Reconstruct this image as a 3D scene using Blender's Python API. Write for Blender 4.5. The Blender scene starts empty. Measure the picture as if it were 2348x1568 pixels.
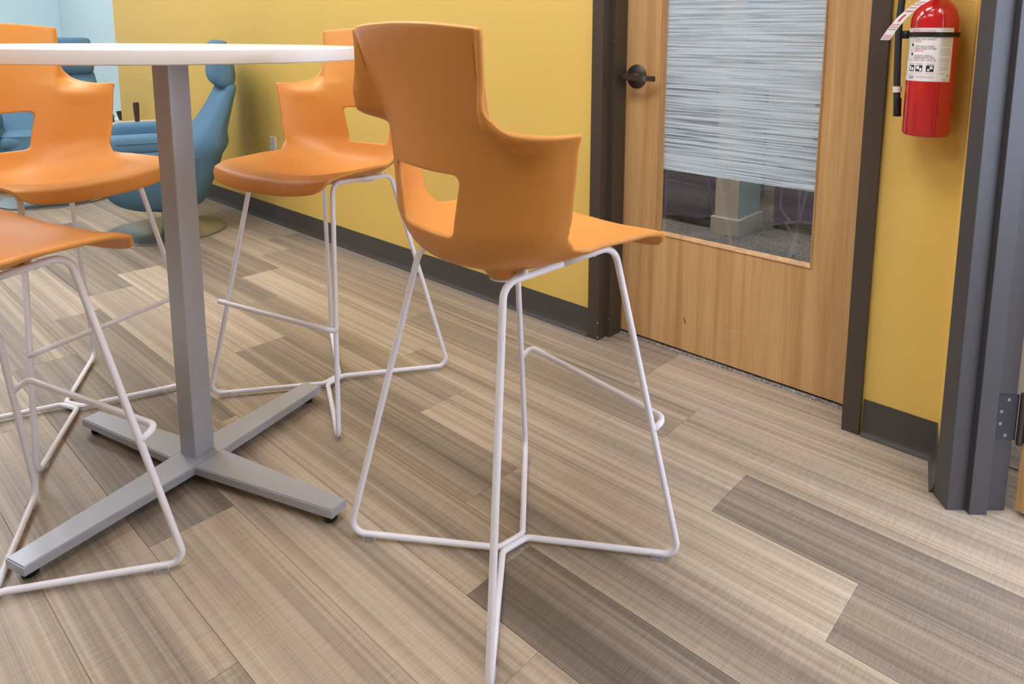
import bpy, bmesh, math, random
import numpy as np
from mathutils import Vector, Matrix

sc = bpy.context.scene
col = sc.collection
PI = math.pi

# ------------------------------------------------------------------ camera
F_PX, CX, CY = 1600.783, 1298.148, 322.870
YAW, PITCH, ROLL, CAM_H = 0.7064655, 0.1470947, -0.0106070, 1.0962735
def cam_axes():
    f = Vector((-math.sin(YAW)*math.cos(PITCH), math.cos(YAW)*math.cos(PITCH), -math.sin(PITCH)))
    r = Vector((math.cos(YAW), math.sin(YAW), 0))
    d = f.cross(r)
    c, s = math.cos(ROLL), math.sin(ROLL)
    return c*r + s*d, -s*r + c*d, f
_r, _d, _f = cam_axes()
camd = bpy.data.cameras.new('camera'); cam = bpy.data.objects.new('camera', camd); col.objects.link(cam)
M = Matrix((( _r.x, -_d.x, -_f.x, 0), (_r.y, -_d.y, -_f.y, 0), (_r.z, -_d.z, -_f.z, CAM_H), (0, 0, 0, 1)))
cam.matrix_world = M
camd.sensor_width = 36; camd.sensor_fit = 'HORIZONTAL'
camd.lens = F_PX/2348*36
camd.shift_x = (1174-CX)/2348
camd.shift_y = (CY-784)/2348
camd.clip_start = 0.02
sc.camera = cam

# ------------------------------------------------------------------ world, light, exposure
wd = bpy.data.worlds.new('sky'); sc.world = wd; wd.use_nodes = True
wd.node_tree.nodes['Background'].inputs[0].default_value = (0.72, 0.80, 1.0, 1)
wd.node_tree.nodes['Background'].inputs[1].default_value = 7.0
sc.view_settings.view_transform = 'Standard'
sc.view_settings.look = 'None'
sc.view_settings.gamma = 1
sc.view_settings.use_curve_mapping = False
sc.view_settings.exposure = 0.16
sc.cycles.max_bounces = 7; sc.cycles.diffuse_bounces = 4; sc.cycles.glossy_bounces = 3; sc.cycles.transparent_max_bounces = 8
sc.cycles.caustics_reflective = False; sc.cycles.caustics_refractive = False
PANEL_STRENGTH = 13.0
PANEL_COLOR = (0.945, 0.955, 1.0)

# ------------------------------------------------------------------ materials
def srgb(r, g, b):
    f = lambda c: (c/255/12.92 if c/255 <= 0.04045 else ((c/255+0.055)/1.055)**2.4)
    return (f(r), f(g), f(b), 1)
MATS = {}
def new_mat(name):
    m = bpy.data.materials.new(name); m.use_nodes = True
    nt = m.node_tree; b = nt.nodes['Principled BSDF']
    MATS[name] = m
    return m, nt, b
def N(nt, t, **kw):
    n = nt.nodes.new(t)
    for k, v in kw.items(): setattr(n, k, v)
    return n
def simple(name, rgb, rough=0.5, metal=0.0, noise=0.0, nscale=60, bump=0.0, bscale=300, coat=0.0, spec=None):
    m, nt, b = new_mat(name)
    b.inputs['Base Color'].default_value = rgb
    b.inputs['Roughness'].default_value = rough
    b.inputs['Metallic'].default_value = metal
    if coat: b.inputs['Coat Weight'].default_value = coat; b.inputs['Coat Roughness'].default_value = 0.08
    if spec is not None: b.inputs['Specular IOR Level'].default_value = spec
    tc = N(nt, 'ShaderNodeTexCoord')
    if noise:
        nz = N(nt, 'ShaderNodeTexNoise'); nz.inputs['Scale'].default_value = nscale; nz.inputs['Detail'].default_value = 4
        nt.links.new(tc.outputs['Object'], nz.inputs['Vector'])
        mx = N(nt, 'ShaderNodeMix', data_type='RGBA', blend_type='MULTIPLY')
        mx.inputs['Factor'].default_value = 1
        mx.inputs[6].default_value = rgb
        mr = N(nt, 'ShaderNodeMapRange'); mr.inputs[3].default_value = 1-noise; mr.inputs[4].default_value = 1+noise
        nt.links.new(nz.outputs['Fac'], mr.inputs[0])
        nt.links.new(mr.outputs[0], mx.inputs[7])
        nt.links.new(mx.outputs[2], b.inputs['Base Color'])
    if bump:
        nb = N(nt, 'ShaderNodeTexNoise'); nb.inputs['Scale'].default_value = bscale; nb.inputs['Detail'].default_value = 3
        nt.links.new(tc.outputs['Object'], nb.inputs['Vector'])
        bp = N(nt, 'ShaderNodeBump'); bp.inputs['Strength'].default_value = bump; bp.inputs['Distance'].default_value = 0.002
        nt.links.new(nb.outputs['Fac'], bp.inputs['Height'])
        nt.links.new(bp.outputs['Normal'], b.inputs['Normal'])
    return m
def emit(name, rgb, s):
    m, nt, b = new_mat(name)
    b.inputs['Base Color'].default_value = (0.8, 0.8, 0.8, 1)
    b.inputs['Emission Color'].default_value = (*rgb[:3], 1)
    b.inputs['Emission Strength'].default_value = s
    return m

YELLOW = srgb(225, 190, 99)
simple('wall_yellow', YELLOW, 0.55, noise=0.03, nscale=3)
simple('wall_white', srgb(232, 232, 228), 0.7, noise=0.02, nscale=4)
simple('wall_blue', srgb(208, 232, 240), 0.6, noise=0.02, nscale=4)
simple('wall_teal', srgb(150, 200, 214), 0.6, noise=0.02, nscale=4)
simple('ceiling_white', srgb(235, 235, 232), 0.9, noise=0.03, nscale=80)
simple('charcoal_rubber', srgb(74, 70, 68), 0.38, noise=0.08, nscale=40, spec=0.4)
simple('bronze_paint', srgb(70, 61, 52), 0.42, noise=0.06, nscale=30, bump=0.05, bscale=500)
simple('grey_paint', srgb(68, 67, 70), 0.42, noise=0.06, nscale=30, bump=0.06, bscale=500)
simple('bronze_metal', srgb(84, 76, 70), 0.38, 0.6, noise=0.1, nscale=30)
simple('hinge_metal', srgb(70, 72, 80), 0.4, 0.7, noise=0.08, nscale=60)
simple('screw_metal', srgb(150, 150, 155), 0.35, 0.9, noise=0.05)
simple('black_plastic', srgb(22, 22, 24), 0.4, noise=0.05)
simple('black_rubber', srgb(38, 40, 42), 0.6, noise=0.15, nscale=200, bump=0.5, bscale=900)
simple('orange_plastic', srgb(217, 148, 72), 0.46, noise=0.02, nscale=6, bump=0.05, bscale=900, spec=0.45)
simple('white_metal', srgb(244, 244, 254), 0.28, noise=0.015, nscale=20, spec=0.5)
simple('silver_paint', srgb(180, 184, 194), 0.38, 0.35, noise=0.03, nscale=400, bump=0.04, bscale=1500)
simple('table_white', srgb(240, 238, 238), 0.22, noise=0.01, nscale=10)
simple('blue_fabric', srgb(88, 126, 154), 0.9, noise=0.12, nscale=160, bump=0.4, bscale=500)
simple('brushed_steel', srgb(176, 178, 176), 0.3, 0.9, noise=0.04, nscale=80)
simple('dark_walnut', srgb(66, 46, 40), 0.5, noise=0.2, nscale=60)
simple('beige_laminate', srgb(190, 182, 166), 0.5, noise=0.04)
simple('red_paint', srgb(196, 26, 30), 0.16, noise=0.02, nscale=6, coat=0.6)
simple('paper_white', srgb(236, 234, 232), 0.45, noise=0.02)
simple('ink_black', srgb(45, 45, 52), 0.5, noise=0.02)
simple('ink_grey', srgb(150, 148, 148), 0.5, noise=0.02)
simple('ink_red', srgb(206, 60, 48), 0.5, noise=0.02)
simple('ink_pale_red', srgb(200, 150, 145), 0.5, noise=0.02)
simple('outlet_plastic', srgb(214, 208, 196), 0.4, noise=0.02)
simple('navy_fabric', srgb(40, 40, 96), 0.85, noise=0.25, nscale=18, bump=0.2)
simple('trim_white', srgb(222, 218, 210), 0.5, noise=0.02)
simple('chip_white', srgb(205, 190, 175), 0.8, noise=0.05)

# wood door veneer: vertical grain
def wood_mat(name, c1, c2, c3, rough=0.42):
    m, nt, b = new_mat(name)
    tc = N(nt, 'ShaderNodeTexCoord'); mp = N(nt, 'ShaderNodeMapping')
    mp.inputs['Scale'].default_value = (26, 26, 0.9)
    nt.links.new(tc.outputs['Object'], mp.inputs['Vector'])
    n1 = N(nt, 'ShaderNodeTexNoise'); n1.inputs['Scale'].default_value = 1.0; n1.inputs['Detail'].default_value = 5; n1.inputs['Distortion'].default_value = 0.6
    nt.links.new(mp.outputs[0], n1.inputs['Vector'])
    rp = N(nt, 'ShaderNodeValToRGB'); e = rp.color_ramp.elements
    e[0].position = 0.32; e[0].color = c1; e[1].position = 0.68; e[1].color = c3
    k = rp.color_ramp.elements.new(0.5); k.color = c2
    nt.links.new(n1.outputs['Fac'], rp.inputs[0])
    mp2 = N(nt, 'ShaderNodeMapping'); mp2.inputs['Scale'].default_value = (420, 420, 9)
    nt.links.new(tc.outputs['Object'], mp2.inputs['Vector'])
    n2 = N(nt, 'ShaderNodeTexNoise'); n2.inputs['Scale'].default_value = 1.0; n2.inputs['Detail'].default_value = 2
    nt.links.new(mp2.outputs[0], n2.inputs['Vector'])
    mr = N(nt, 'ShaderNodeMapRange'); mr.inputs[1].default_value = 0.3; mr.inputs[2].default_value = 0.7; mr.inputs[3].default_value = 0.90; mr.inputs[4].default_value = 1.06
    nt.links.new(n2.outputs['Fac'], mr.inputs[0])
    mx = N(nt, 'ShaderNodeMix', data_type='RGBA', blend_type='MULTIPLY'); mx.inputs['Factor'].default_value = 1
    nt.links.new(rp.outputs[0], mx.inputs[6]); nt.links.new(mr.outputs[0], mx.inputs[7])
    nt.links.new(mx.outputs[2], b.inputs['Base Color'])
    b.inputs['Roughness'].default_value = rough
    return m
wood_mat('oak_veneer', srgb(184, 138, 88), srgb(203, 160, 106), srgb(214, 174, 120))
wood_mat('oak_bead', srgb(172, 126, 82), srgb(190, 146, 96), srgb(202, 160, 108))

# floor plank: streaks along the board, woven cross lines, tone per plank
def plank_mat():
    m, nt, b = new_mat('vinyl_plank')
    tc = N(nt, 'ShaderNodeTexCoord')
    at = N(nt, 'ShaderNodeAttribute', attribute_type='OBJECT', attribute_name='tone')
    sd = N(nt, 'ShaderNodeAttribute', attribute_type='OBJECT', attribute_name='seed')
    cb = N(nt, 'ShaderNodeCombineXYZ')
    nt.links.new(sd.outputs['Fac'], cb.inputs[2])
    ad = N(nt, 'ShaderNodeVectorMath', operation='ADD')
    nt.links.new(tc.outputs['Object'], ad.inputs[0]); nt.links.new(cb.outputs[0], ad.inputs[1])
    def nz(scale, detail, dist=0.0):
        mp = N(nt, 'ShaderNodeMapping'); mp.inputs['Scale'].default_value = scale
        nt.links.new(ad.outputs[0], mp.inputs['Vector'])
        n = N(nt, 'ShaderNodeTexNoise'); n.inputs['Scale'].default_value = 1; n.inputs['Detail'].default_value = detail; n.inputs['Distortion'].default_value = dist
        nt.links.new(mp.outputs[0], n.inputs['Vector']); return n.outputs['Fac']
    def ma(op, a, bb):
        n = N(nt, 'ShaderNodeMath', operation=op)
        for i, v in enumerate((a, bb)):
            if isinstance(v, (int, float)): n.inputs[i].default_value = v
            else: nt.links.new(v, n.inputs[i])
        return n.outputs[0]
    broad = nz((0.30, 17, 1.0), 2)          # wide bands
    streak = nz((0.45, 75, 1.0), 3, 0.0)     # fine streaks
    line = nz((1.0, 300, 1.0), 1)           # hairlines
    weave = nz((420, 22, 1.0), 1)           # cross weave
    v = ma('ADD', at.outputs['Fac'], ma('MULTIPLY', ma('SUBTRACT', broad, 0.5), 0.95))
    v = ma('ADD', v, ma('MULTIPLY', ma('SUBTRACT', streak, 0.5), 0.72))
    v = ma('ADD', v, ma('MULTIPLY', ma('SUBTRACT', line, 0.5), 0.34))
    v = ma('ADD', v, ma('MULTIPLY', ma('SUBTRACT', weave, 0.5), 0.30))
    rp = N(nt, 'ShaderNodeValToRGB'); e = rp.color_ramp.elements
    e[0].position = 0.0; e[0].color = srgb(100, 92, 85)
    e[1].position = 1.0; e[1].color = srgb(216, 204, 188)
    for p, c in ((0.25, srgb(130, 119, 109)), (0.5, srgb(161, 147, 132)), (0.75, srgb(190, 175, 157))):
        k = e.new(p); k.color = c
    nt.links.new(v, rp.inputs[0])
    hue = nz((0.8, 9, 1.0), 1)
    mx = N(nt, 'ShaderNodeMix', data_type='RGBA', blend_type='MULTIPLY'); 
    nt.links.new(hue, mx.inputs['Factor'])
    mx.inputs[7].default_value = (1.0, 0.965, 0.90, 1)
    nt.links.new(rp.outputs[0], mx.inputs[6])
    nt.links.new(mx.outputs[2], b.inputs['Base Color'])
    b.inputs['Roughness'].default_value = 0.42
    return m
plank_mat()

def carpet_mat():
    m, nt, b = new_mat('carpet_grey')
    tc = N(nt, 'ShaderNodeTexCoord')
    n1 = N(nt, 'ShaderNodeTexNoise'); n1.inputs['Scale'].default_value = 190; n1.inputs['Detail'].default_value = 4
    nt.links.new(tc.outputs['Object'], n1.inputs['Vector'])
    rp = N(nt, 'ShaderNodeValToRGB'); e = rp.color_ramp.elements
    e[0].position = 0.36; e[0].color = srgb(70, 68, 65); e[1].position = 0.66; e[1].color = srgb(186, 180, 172)
    nt.links.new(n1.outputs['Fac'], rp.inputs[0]); nt.links.new(rp.outputs[0], b.inputs['Base Color'])
    b.inputs['Roughness'].default_value = 0.95
    bp = N(nt, 'ShaderNodeBump'); bp.inputs['Strength'].default_value = 0.8; bp.inputs['Distance'].default_value = 0.004
    nt.links.new(n1.outputs['Fac'], bp.inputs['Height']); nt.links.new(bp.outputs['Normal'], b.inputs['Normal'])
carpet_mat()

def glass_mat(name, tint=(1, 1, 1, 1), boost=1.0):
    m = bpy.data.materials.new(name); m.use_nodes = True; MATS[name] = m
    nt = m.node_tree; nt.nodes.clear()
    o = N(nt, 'ShaderNodeOutputMaterial'); t = N(nt, 'ShaderNodeBsdfTransparent'); g = N(nt, 'ShaderNodeBsdfGlossy')
    t.inputs[0].default_value = tint; g.inputs['Roughness'].default_value = 0.0
    lw = N(nt, 'ShaderNodeLayerWeight'); lw.inputs[0].default_value = 0.5
    pw = N(nt, 'ShaderNodeMath', operation='POWER'); pw.inputs[1].default_value = 4.0
    nt.links.new(lw.outputs['Facing'], pw.inputs[0])
    mu = N(nt, 'ShaderNodeMath', operation='MULTIPLY_ADD'); mu.inputs[1].default_value = 0.9; mu.inputs[2].default_value = 0.04*boost; mu.use_clamp = True
    nt.links.new(pw.outputs[0], mu.inputs[0])
    mx = N(nt, 'ShaderNodeMixShader')
    nt.links.new(mu.outputs[0], mx.inputs[0]); nt.links.new(t.outputs[0], mx.inputs[1]); nt.links.new(g.outputs[0], mx.inputs[2])
    nt.links.new(mx.outputs[0], o.inputs[0])
glass_mat('clear_glass', (0.95, 0.96, 0.98, 1), 2.6)
def clear_plastic_mat():
    m = bpy.data.materials.new('clear_plastic'); m.use_nodes = True; MATS['clear_plastic'] = m
    nt = m.node_tree; b = nt.nodes['Principled BSDF']; o = nt.nodes['Material Output']
    b.inputs['Base Color'].default_value = srgb(226, 222, 228); b.inputs['Roughness'].default_value = 0.12
    t = N(nt, 'ShaderNodeBsdfTransparent'); t.inputs[0].default_value = (0.96, 0.95, 0.96, 1)
    lw = N(nt, 'ShaderNodeLayerWeight'); lw.inputs[0].default_value = 0.5
    ma = N(nt, 'ShaderNodeMath', operation='MULTIPLY_ADD'); ma.inputs[1].default_value = 0.55; ma.inputs[2].default_value = 0.12; ma.use_clamp = True
    nt.links.new(lw.outputs['Facing'], ma.inputs[0])
    mx = N(nt, 'ShaderNodeMixShader')
    nt.links.new(ma.outputs[0], mx.inputs[0]); nt.links.new(t.outputs[0], mx.inputs[1]); nt.links.new(b.outputs[0], mx.inputs[2])
    nt.links.new(mx.outputs[0], o.inputs[0])
clear_plastic_mat()

def film_mat():
    m = bpy.data.materials.new('privacy_film'); m.use_nodes = True; MATS['privacy_film'] = m
    nt = m.node_tree; b = nt.nodes['Principled BSDF']; o = nt.nodes['Material Output']
    tc = N(nt, 'ShaderNodeTexCoord')
    def nz(scale, detail):
        mp = N(nt, 'ShaderNodeMapping'); mp.inputs['Scale'].default_value = scale
        nt.links.new(tc.outputs['Object'], mp.inputs['Vector'])
        n = N(nt, 'ShaderNodeTexNoise'); n.inputs['Scale'].default_value = 1; n.inputs['Detail'].default_value = detail
        nt.links.new(mp.outputs[0], n.inputs['Vector']); return n.outputs['Fac']
    a = nz((2.2, 1, 150), 3); c = nz((5, 1, 330), 1)
    ad = N(nt, 'ShaderNodeMath', operation='MULTIPLY_ADD'); ad.inputs[1].default_value = 0.45
    nt.links.new(c, ad.inputs[0]); nt.links.new(a, ad.inputs[2])
    mr = N(nt, 'ShaderNodeMapRange'); mr.inputs[1].default_value = 0.57; mr.inputs[2].default_value = 0.80; mr.inputs[3].default_value = 0.14; mr.inputs[4].default_value = 0.97
    nt.links.new(ad.outputs[0], mr.inputs[0])
    b.inputs['Base Color'].default_value = srgb(196, 212, 222); b.inputs['Roughness'].default_value = 0.35
    t = N(nt, 'ShaderNodeBsdfTransparent'); mx = N(nt, 'ShaderNodeMixShader')
    nt.links.new(mr.outputs[0], mx.inputs[0]); nt.links.new(t.outputs[0], mx.inputs[1]); nt.links.new(b.outputs[0], mx.inputs[2])
    nt.links.new(mx.outputs[0], o.inputs[0])
film_mat()
emit('light_panel', PANEL_COLOR, PANEL_STRENGTH)

# ------------------------------------------------------------------ helpers
def obj(name, me, mat, parent=None, loc=None):
    if isinstance(me, bmesh.types.BMesh):
        bm = me; me = bpy.data.meshes.new(name); bm.to_mesh(me); bm.free()
    o = bpy.data.objects.new(name, me); col.objects.link(o)
    if mat and not me.materials: me.materials.append(MATS[mat])
    if parent: o.parent = parent
    if loc is not None: o.location = loc
    return o
def tag(o, label, cat, group=None):
    o['label'] = label; o['category'] = cat
    if group: o['group'] = group
    return o
def struct(o, label=None):
    o['kind'] = 'structure'
    if label: o['label'] = label
    return o
def thing(name, label, cat, loc=(0, 0, 0), rz=0, group=None):
    o = bpy.data.objects.new(name, None); col.objects.link(o)
    o.empty_display_size = 0.05
    o.location = loc; o.rotation_euler = (0, 0, rz)
    return tag(o, label, cat, group)
def copy_tree(o, parent=None):
    c = o.copy(); col.objects.link(c); c.parent = parent
    for ch in list(o.children): copy_tree(ch, c)
    return c
def smooth(o, angle=None):
    for p in o.data.polygons: p.use_smooth = True
    if angle is not None:
        o.data.set_sharp_from_angle(angle=math.radians(angle))
    return o
def box_bm(x0, x1, y0, y1, z0, z1, bevel=0, seg=2, bm=None):
    own = bm is None
    b = bmesh.new()
    bmesh.ops.create_cube(b, size=1)
    for v in b.verts:
        v.co = Vector(((x0+x1)/2+v.co.x*(x1-x0), (y0+y1)/2+v.co.y*(y1-y0), (z0+z1)/2+v.co.z*(z1-z0)))
    if bevel: bmesh.ops.bevel(b, geom=list(b.edges), offset=bevel, segments=seg, profile=0.6, affect='EDGES')
    if own: return b
    me = bpy.data.meshes.new('t'); b.to_mesh(me); b.free(); bm.from_mesh(me); bpy.data.meshes.remove(me)
    return bm
def prism_bm(poly, z0, z1, bevel=0, seg=2):
    b = bmesh.new()
    n = len(poly)
    lo = [b.verts.new((x, y, z0)) for x, y in poly]; hi = [b.verts.new((x, y, z1)) for x, y in poly]
    b.faces.new(hi); b.faces.new(lo[::-1])
    for i in range(n): b.faces.new((lo[i], lo[(i+1) % n], hi[(i+1) % n], hi[i]))
    bmesh.ops.recalc_face_normals(b, faces=list(b.faces))
    if bevel: bmesh.ops.bevel(b, geom=list(b.edges), offset=bevel, segments=seg, profile=0.6, affect='EDGES')
    return b
def extrude_x(poly, x0, x1):
    "poly of (y, z) swept along x"
    b = bmesh.new(); n = len(poly)
    lo = [b.verts.new((x0, y, z)) for y, z in poly]; hi = [b.verts.new((x1, y, z)) for y, z in poly]
    b.faces.new(hi); b.faces.new(lo[::-1])
    for i in range(n): b.faces.new((lo[i], lo[(i+1) % n], hi[(i+1) % n], hi[i]))
    bmesh.ops.recalc_face_normals(b, faces=list(b.faces))
    return b
def lathe_bm(prof, seg=48, axis='z', closed=False):
    b = bmesh.new(); rings = []
    for r, z in prof:
        if r < 1e-6: rings.append([b.verts.new((0, 0, z))])
        else: rings.append([b.verts.new((r*math.cos(2*PI*i/seg), r*math.sin(2*PI*i/seg), z)) for i in range(seg)])
    for a, c in zip(rings[:-1], rings[1:]):
        for i in range(seg):
            j = (i+1) % seg
            q = [a[i % len(a)], a[j % len(a)], c[j % len(c)], c[i % len(c)]]
            q2 = []
            for v in q:
                if v not in q2: q2.append(v)
            if len(q2) > 2: b.faces.new(q2)
    bmesh.ops.recalc_face_normals(b, faces=list(b.faces))
    if axis == 'y':
        for v in b.verts: v.co = Vector((v.co.x, -v.co.z, v.co.y))
    return b
def fillet_path(pts, radii, seg=7):
    pts = [Vector(p) for p in pts]; out = [pts[0]]
    for i in range(1, len(pts)-1):
        p = pts[i]; a = (pts[i-1]-p); c = (pts[i+1]-p); r = radii[i]
        if r <= 0: out.append(p); continue
        ua, uc = a.normalized(), c.normalized(); th = ua.angle(uc)
        t = min(r/math.tan(th/2), a.length*0.49, c.length*0.49); r = t*math.tan(th/2)
        bis = (ua+uc).normalized(); cen = p+bis*(r/math.sin(th/2))
        s = p+ua*t-cen; e = p+uc*t-cen; ang = s.angle(e)
        for k in range(seg+1):
            w = k/seg
            out.append(cen+(s*math.sin((1-w)*ang)+e*math.sin(w*ang))/math.sin(ang))
    out.append(pts[-1])
    return out
def tube_bm(path, r, seg=12, caps=True):
    b = bmesh.new(); path = [Vector(p) for p in path]; n = len(path)
    tg = []
    for i in range(n):
        t = (path[min(i+1, n-1)]-path[max(i-1, 0)]).normalized(); tg.append(t)
    up = Vector((0, 0, 1)) if abs(tg[0].z) < 0.9 else Vector((1, 0, 0))
    u = tg[0].cross(up).normalized(); rings = []
    for i in range(n):
        if i:
            q = tg[i-1].rotation_difference(tg[i]); u = q @ u
        u = (u-tg[i]*u.dot(tg[i])).normalized(); w = tg[i].cross(u)
        rr = r[i] if isinstance(r, (list, tuple)) else r
        rings.append([b.verts.new(path[i]+(u*math.cos(2*PI*k/seg)+w*math.sin(2*PI*k/seg))*rr) for k in range(seg)])
    for a, c in zip(rings[:-1], rings[1:]):
        for k in range(seg): b.faces.new((a[k], a[(k+1) % seg], c[(k+1) % seg], c[k]))
    if caps: b.faces.new(rings[0][::-1]); b.faces.new(rings[-1])
    bmesh.ops.recalc_face_normals(b, faces=list(b.faces))
    return b
def round_poly(pts, radii, seg=6):
    P_ = [Vector((p[0], p[1], 0)) for p in pts]; n = len(P_); out = []
    for i in range(n):
        p = P_[i]; a = P_[i-1]-p; c = P_[(i+1) % n]-p; r = radii[i]
        if r <= 0: out.append((p.x, p.y)); continue
        ua, uc = a.normalized(), c.normalized(); th = ua.angle(uc)
        if th > PI-0.02: out.append((p.x, p.y)); continue
        t = min(r/math.tan(th/2), a.length*0.48, c.length*0.48); r = t*math.tan(th/2)
        cen = p+(ua+uc).normalized()*(r/math.sin(th/2)); s = p+ua*t-cen; e = p+uc*t-cen; ang = s.angle(e)
        for k in range(seg+1):
            w = k/seg; q = cen+(s*math.sin((1-w)*ang)+e*math.sin(w*ang))/math.sin(ang); out.append((q.x, q.y))
    return out
def soft_box(name, x0, x1, y0, y1, z0, z1, r, mat, parent, seg=4):
    return smooth(obj(name, box_bm(x0, x1, y0, y1, z0, z1, r, seg), mat, parent))

# ------------------------------------------------------------------ room shell
WALL_Y = 1.935; FACE_Y = 1.921; CEIL = 2.70
XL, XR, YF = -8.4, 1.9, -5.0
DL, DR = -1.478, -0.598          # door opening
LEAF_Y = 2.045
floor = struct(obj('floor', box_bm(XL, XR, YF, 2.03, -0.06, -0.004), 'charcoal_rubber'), 'floor of striated taupe and beige vinyl planks')
floor2 = struct(obj('floor_carpet', box_bm(-4.2, XR, 2.03, 5.6, -0.06, 0.002), 'carpet_grey'), 'grey flecked carpet beyond the oak door')

# planks: rows parallel to the yellow wall
PW, PLEN = 0.182, 1.197
offs = [0.836, 0.445, 0.251, 0.037, 0.829, 0.492, 0.241, 0.002]   # rows counted from y = .455 upward
offs = {0: -1.558, 1: -0.752, 2: -0.946, 3: -1.160, 4: -0.368, 5: -0.705, 6: -0.956, 7: -1.195}
rng = random.Random(7)
tone_fix = {
 (7, 0): .60, (7, -1): .46, (7, -2): .42, (7, -3): .58, (7, 1): .58,
 (6, 0): .54, (6, -1): .40, (6, -2): .47, (6, -3): .64,
 (5, 0): .27, (5, -1): .60, (5, -2): .66, (5, -3): .40, (5, -4): .5,
 (4, 0): .30, (4, -1): .68, (4, -2): .46, (4, -3): .34, (4, -4): .6,
 (3, 0): .52, (3, -1): .36, (3, -2): .62, (3, -3): .36, (3, -4): .55,
 (2, 0): .17, (2, -1): .58, (2, -2): .64, (2, -3): .36, (2, -4): .5,
 (1, 0): .58, (1, -1): .64, (1, -2): .34, (1, -3): .60, (1, -4): .45,
 (0, 0): .58, (0, -1): .30, (0, -2): .40, (0, -3): .5,
 (-1, 0): .50, (-1, -1): .54, (-1, -2): .42, (-2, -1): .62, (-2, -2): .40, (-3, -1): .5,
}
GAP = 0.0006
def plank_mesh(L, W):
    return box_bm(-L/2, L/2, -W/2, W/2, -0.004, 0.0, 0.0004, 1)
full_plank = None
for row in range(-16, 8):
    y0 = 0.455+row*PW; y1 = y0+PW
    if row == 7: y1 = 2.03
    x_ref = offs.get(row, offs[row % 4]+(rng.random()-0.5)*0.05)
    k0 = math.floor((XL-x_ref)/PLEN); k1 = math.ceil((XR-x_ref)/PLEN)
    for k in range(k0, k1):
        xa = max(x_ref+k*PLEN, XL); xb = min(x_ref+(k+1)*PLEN, XR)
        if xb-xa < 0.02: continue
        std = abs(xb-xa-PLEN) < 1e-6 and row != 7
        if std and full_plank: me = full_plank
        else:
            bm = plank_mesh(xb-xa-GAP, y1-y0-GAP); me = bpy.data.meshes.new('plank'); bm.to_mesh(me); bm.free()
            me.materials.append(MATS['vinyl_plank'])
            if std: full_plank = me
        p = bpy.data.objects.new('plank', me); col.objects.link(p); p.parent = floor
        p.location = ((xa+xb)/2, (y0+y1)/2, 0)
        p['tone'] = float(tone_fix.get((row, k), 0.3+0.38*rng.random())); p['seed'] = rng.random()*40

# ceiling with light panels
ceiling = struct(obj('ceiling', box_bm(XL, XR, YF, 5.6, CEIL, CEIL+0.1), 'ceiling_white'), 'white tiled ceiling')
def ceiling_light(x, y, lx, ly, label):
    t = thing('ceiling_light', label, 'ceiling light', (x, y, CEIL), 0, 'ceiling panel lights')
    bm = bmesh.new()
    for a in ((-lx/2-.03, -lx/2, -ly/2-.03, ly/2+.03), (lx/2, lx/2+.03, -ly/2-.03, ly/2+.03), (-lx/2, lx/2, -ly/2-.03, -ly/2), (-lx/2, lx/2, ly/2, ly/2+.03)):
        box_bm(*a, -0.02, 0.0, bm=bm)
    obj('light_frame', bm, 'trim_white', t)
    obj('diffuser', box_bm(-lx/2, lx/2, -ly/2, ly/2, -0.012, -0.002), 'light_panel', t)
for x, y, lab_ in ((-1.1, 0.70, 'ceiling panel light over the stool by the oak door'), (-3.1, 0.70, 'ceiling panel light over the white table and stools'),
                   (-5.1, 0.70, 'ceiling panel light over the blue lounge chairs'), (-7.1, 0.70, 'ceiling panel light by the pale blue far wall'),
                   (-1.1, -0.75, 'ceiling panel light above the camera position'), (-3.1, -0.75, 'ceiling panel light left of the camera position'),
                   (-5.1, -0.75, 'ceiling panel light far left of the camera position'), (0.9, 0.70, 'ceiling panel light by the second door frame'),
                   (-1.8, 3.1, 'ceiling panel light over the pillar in the carpeted room'), (0.7, 3.6, 'ceiling panel light beyond the open doorway')):
    ceiling_light(x, y, 1.2, 0.6 if y > 0 else 0.3, lab_)

# yellow wall with the door opening
bm = bmesh.new()
for a in ((-6.385, DL-0.048, 0, CEIL), (DR+0.048, -0.3575, 0, CEIL), (DL-0.048, DR+0.048, 2.18, CEIL)):
    box_bm(a[0], a[1], WALL_Y, 2.06, a[2], a[3], bm=bm)
struct(obj('wall_back', bm, 'wall_yellow'), 'yellow painted wall')
# return of the yellow wall beside the second door frame
F0 = Vector((-0.331, 1.786)); E1 = Vector((0.655, -0.755)); E2 = Vector((0.755, 0.655))
def fe(a, b): v = F0+E1*a+E2*b; return (v.x, v.y)
ret = [(-0.358, 2.06), (-0.358, WALL_Y), (-0.3225, 1.7870), fe(0.012, 0.012), fe(0.0, 0.032), fe(0.0, 0.128), (-0.30, 1.93), (-0.30, 2.06)]
struct(obj('wall_return', prism_bm(ret, 0, CEIL), 'wall_yellow'), 'narrow yellow return wall beside the dark door frame')

# far left end: pale blue wall, window sill
struct(obj('wall_left', box_bm(XL-0.1, XL, YF, 5.6, 0, CEIL), 'wall_blue'), 'pale blue far wall')
struct(obj('wall_far', box_bm(XL, -6.386, 2.07, 2.17, 0, CEIL), 'wall_blue'), 'pale blue wall beyond the end of the yellow wall')
struct(obj('floor_edge', box_bm(XL, -4.2, 2.0302, 2.2, -.06, -.002), 'carpet_grey'))
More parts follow.
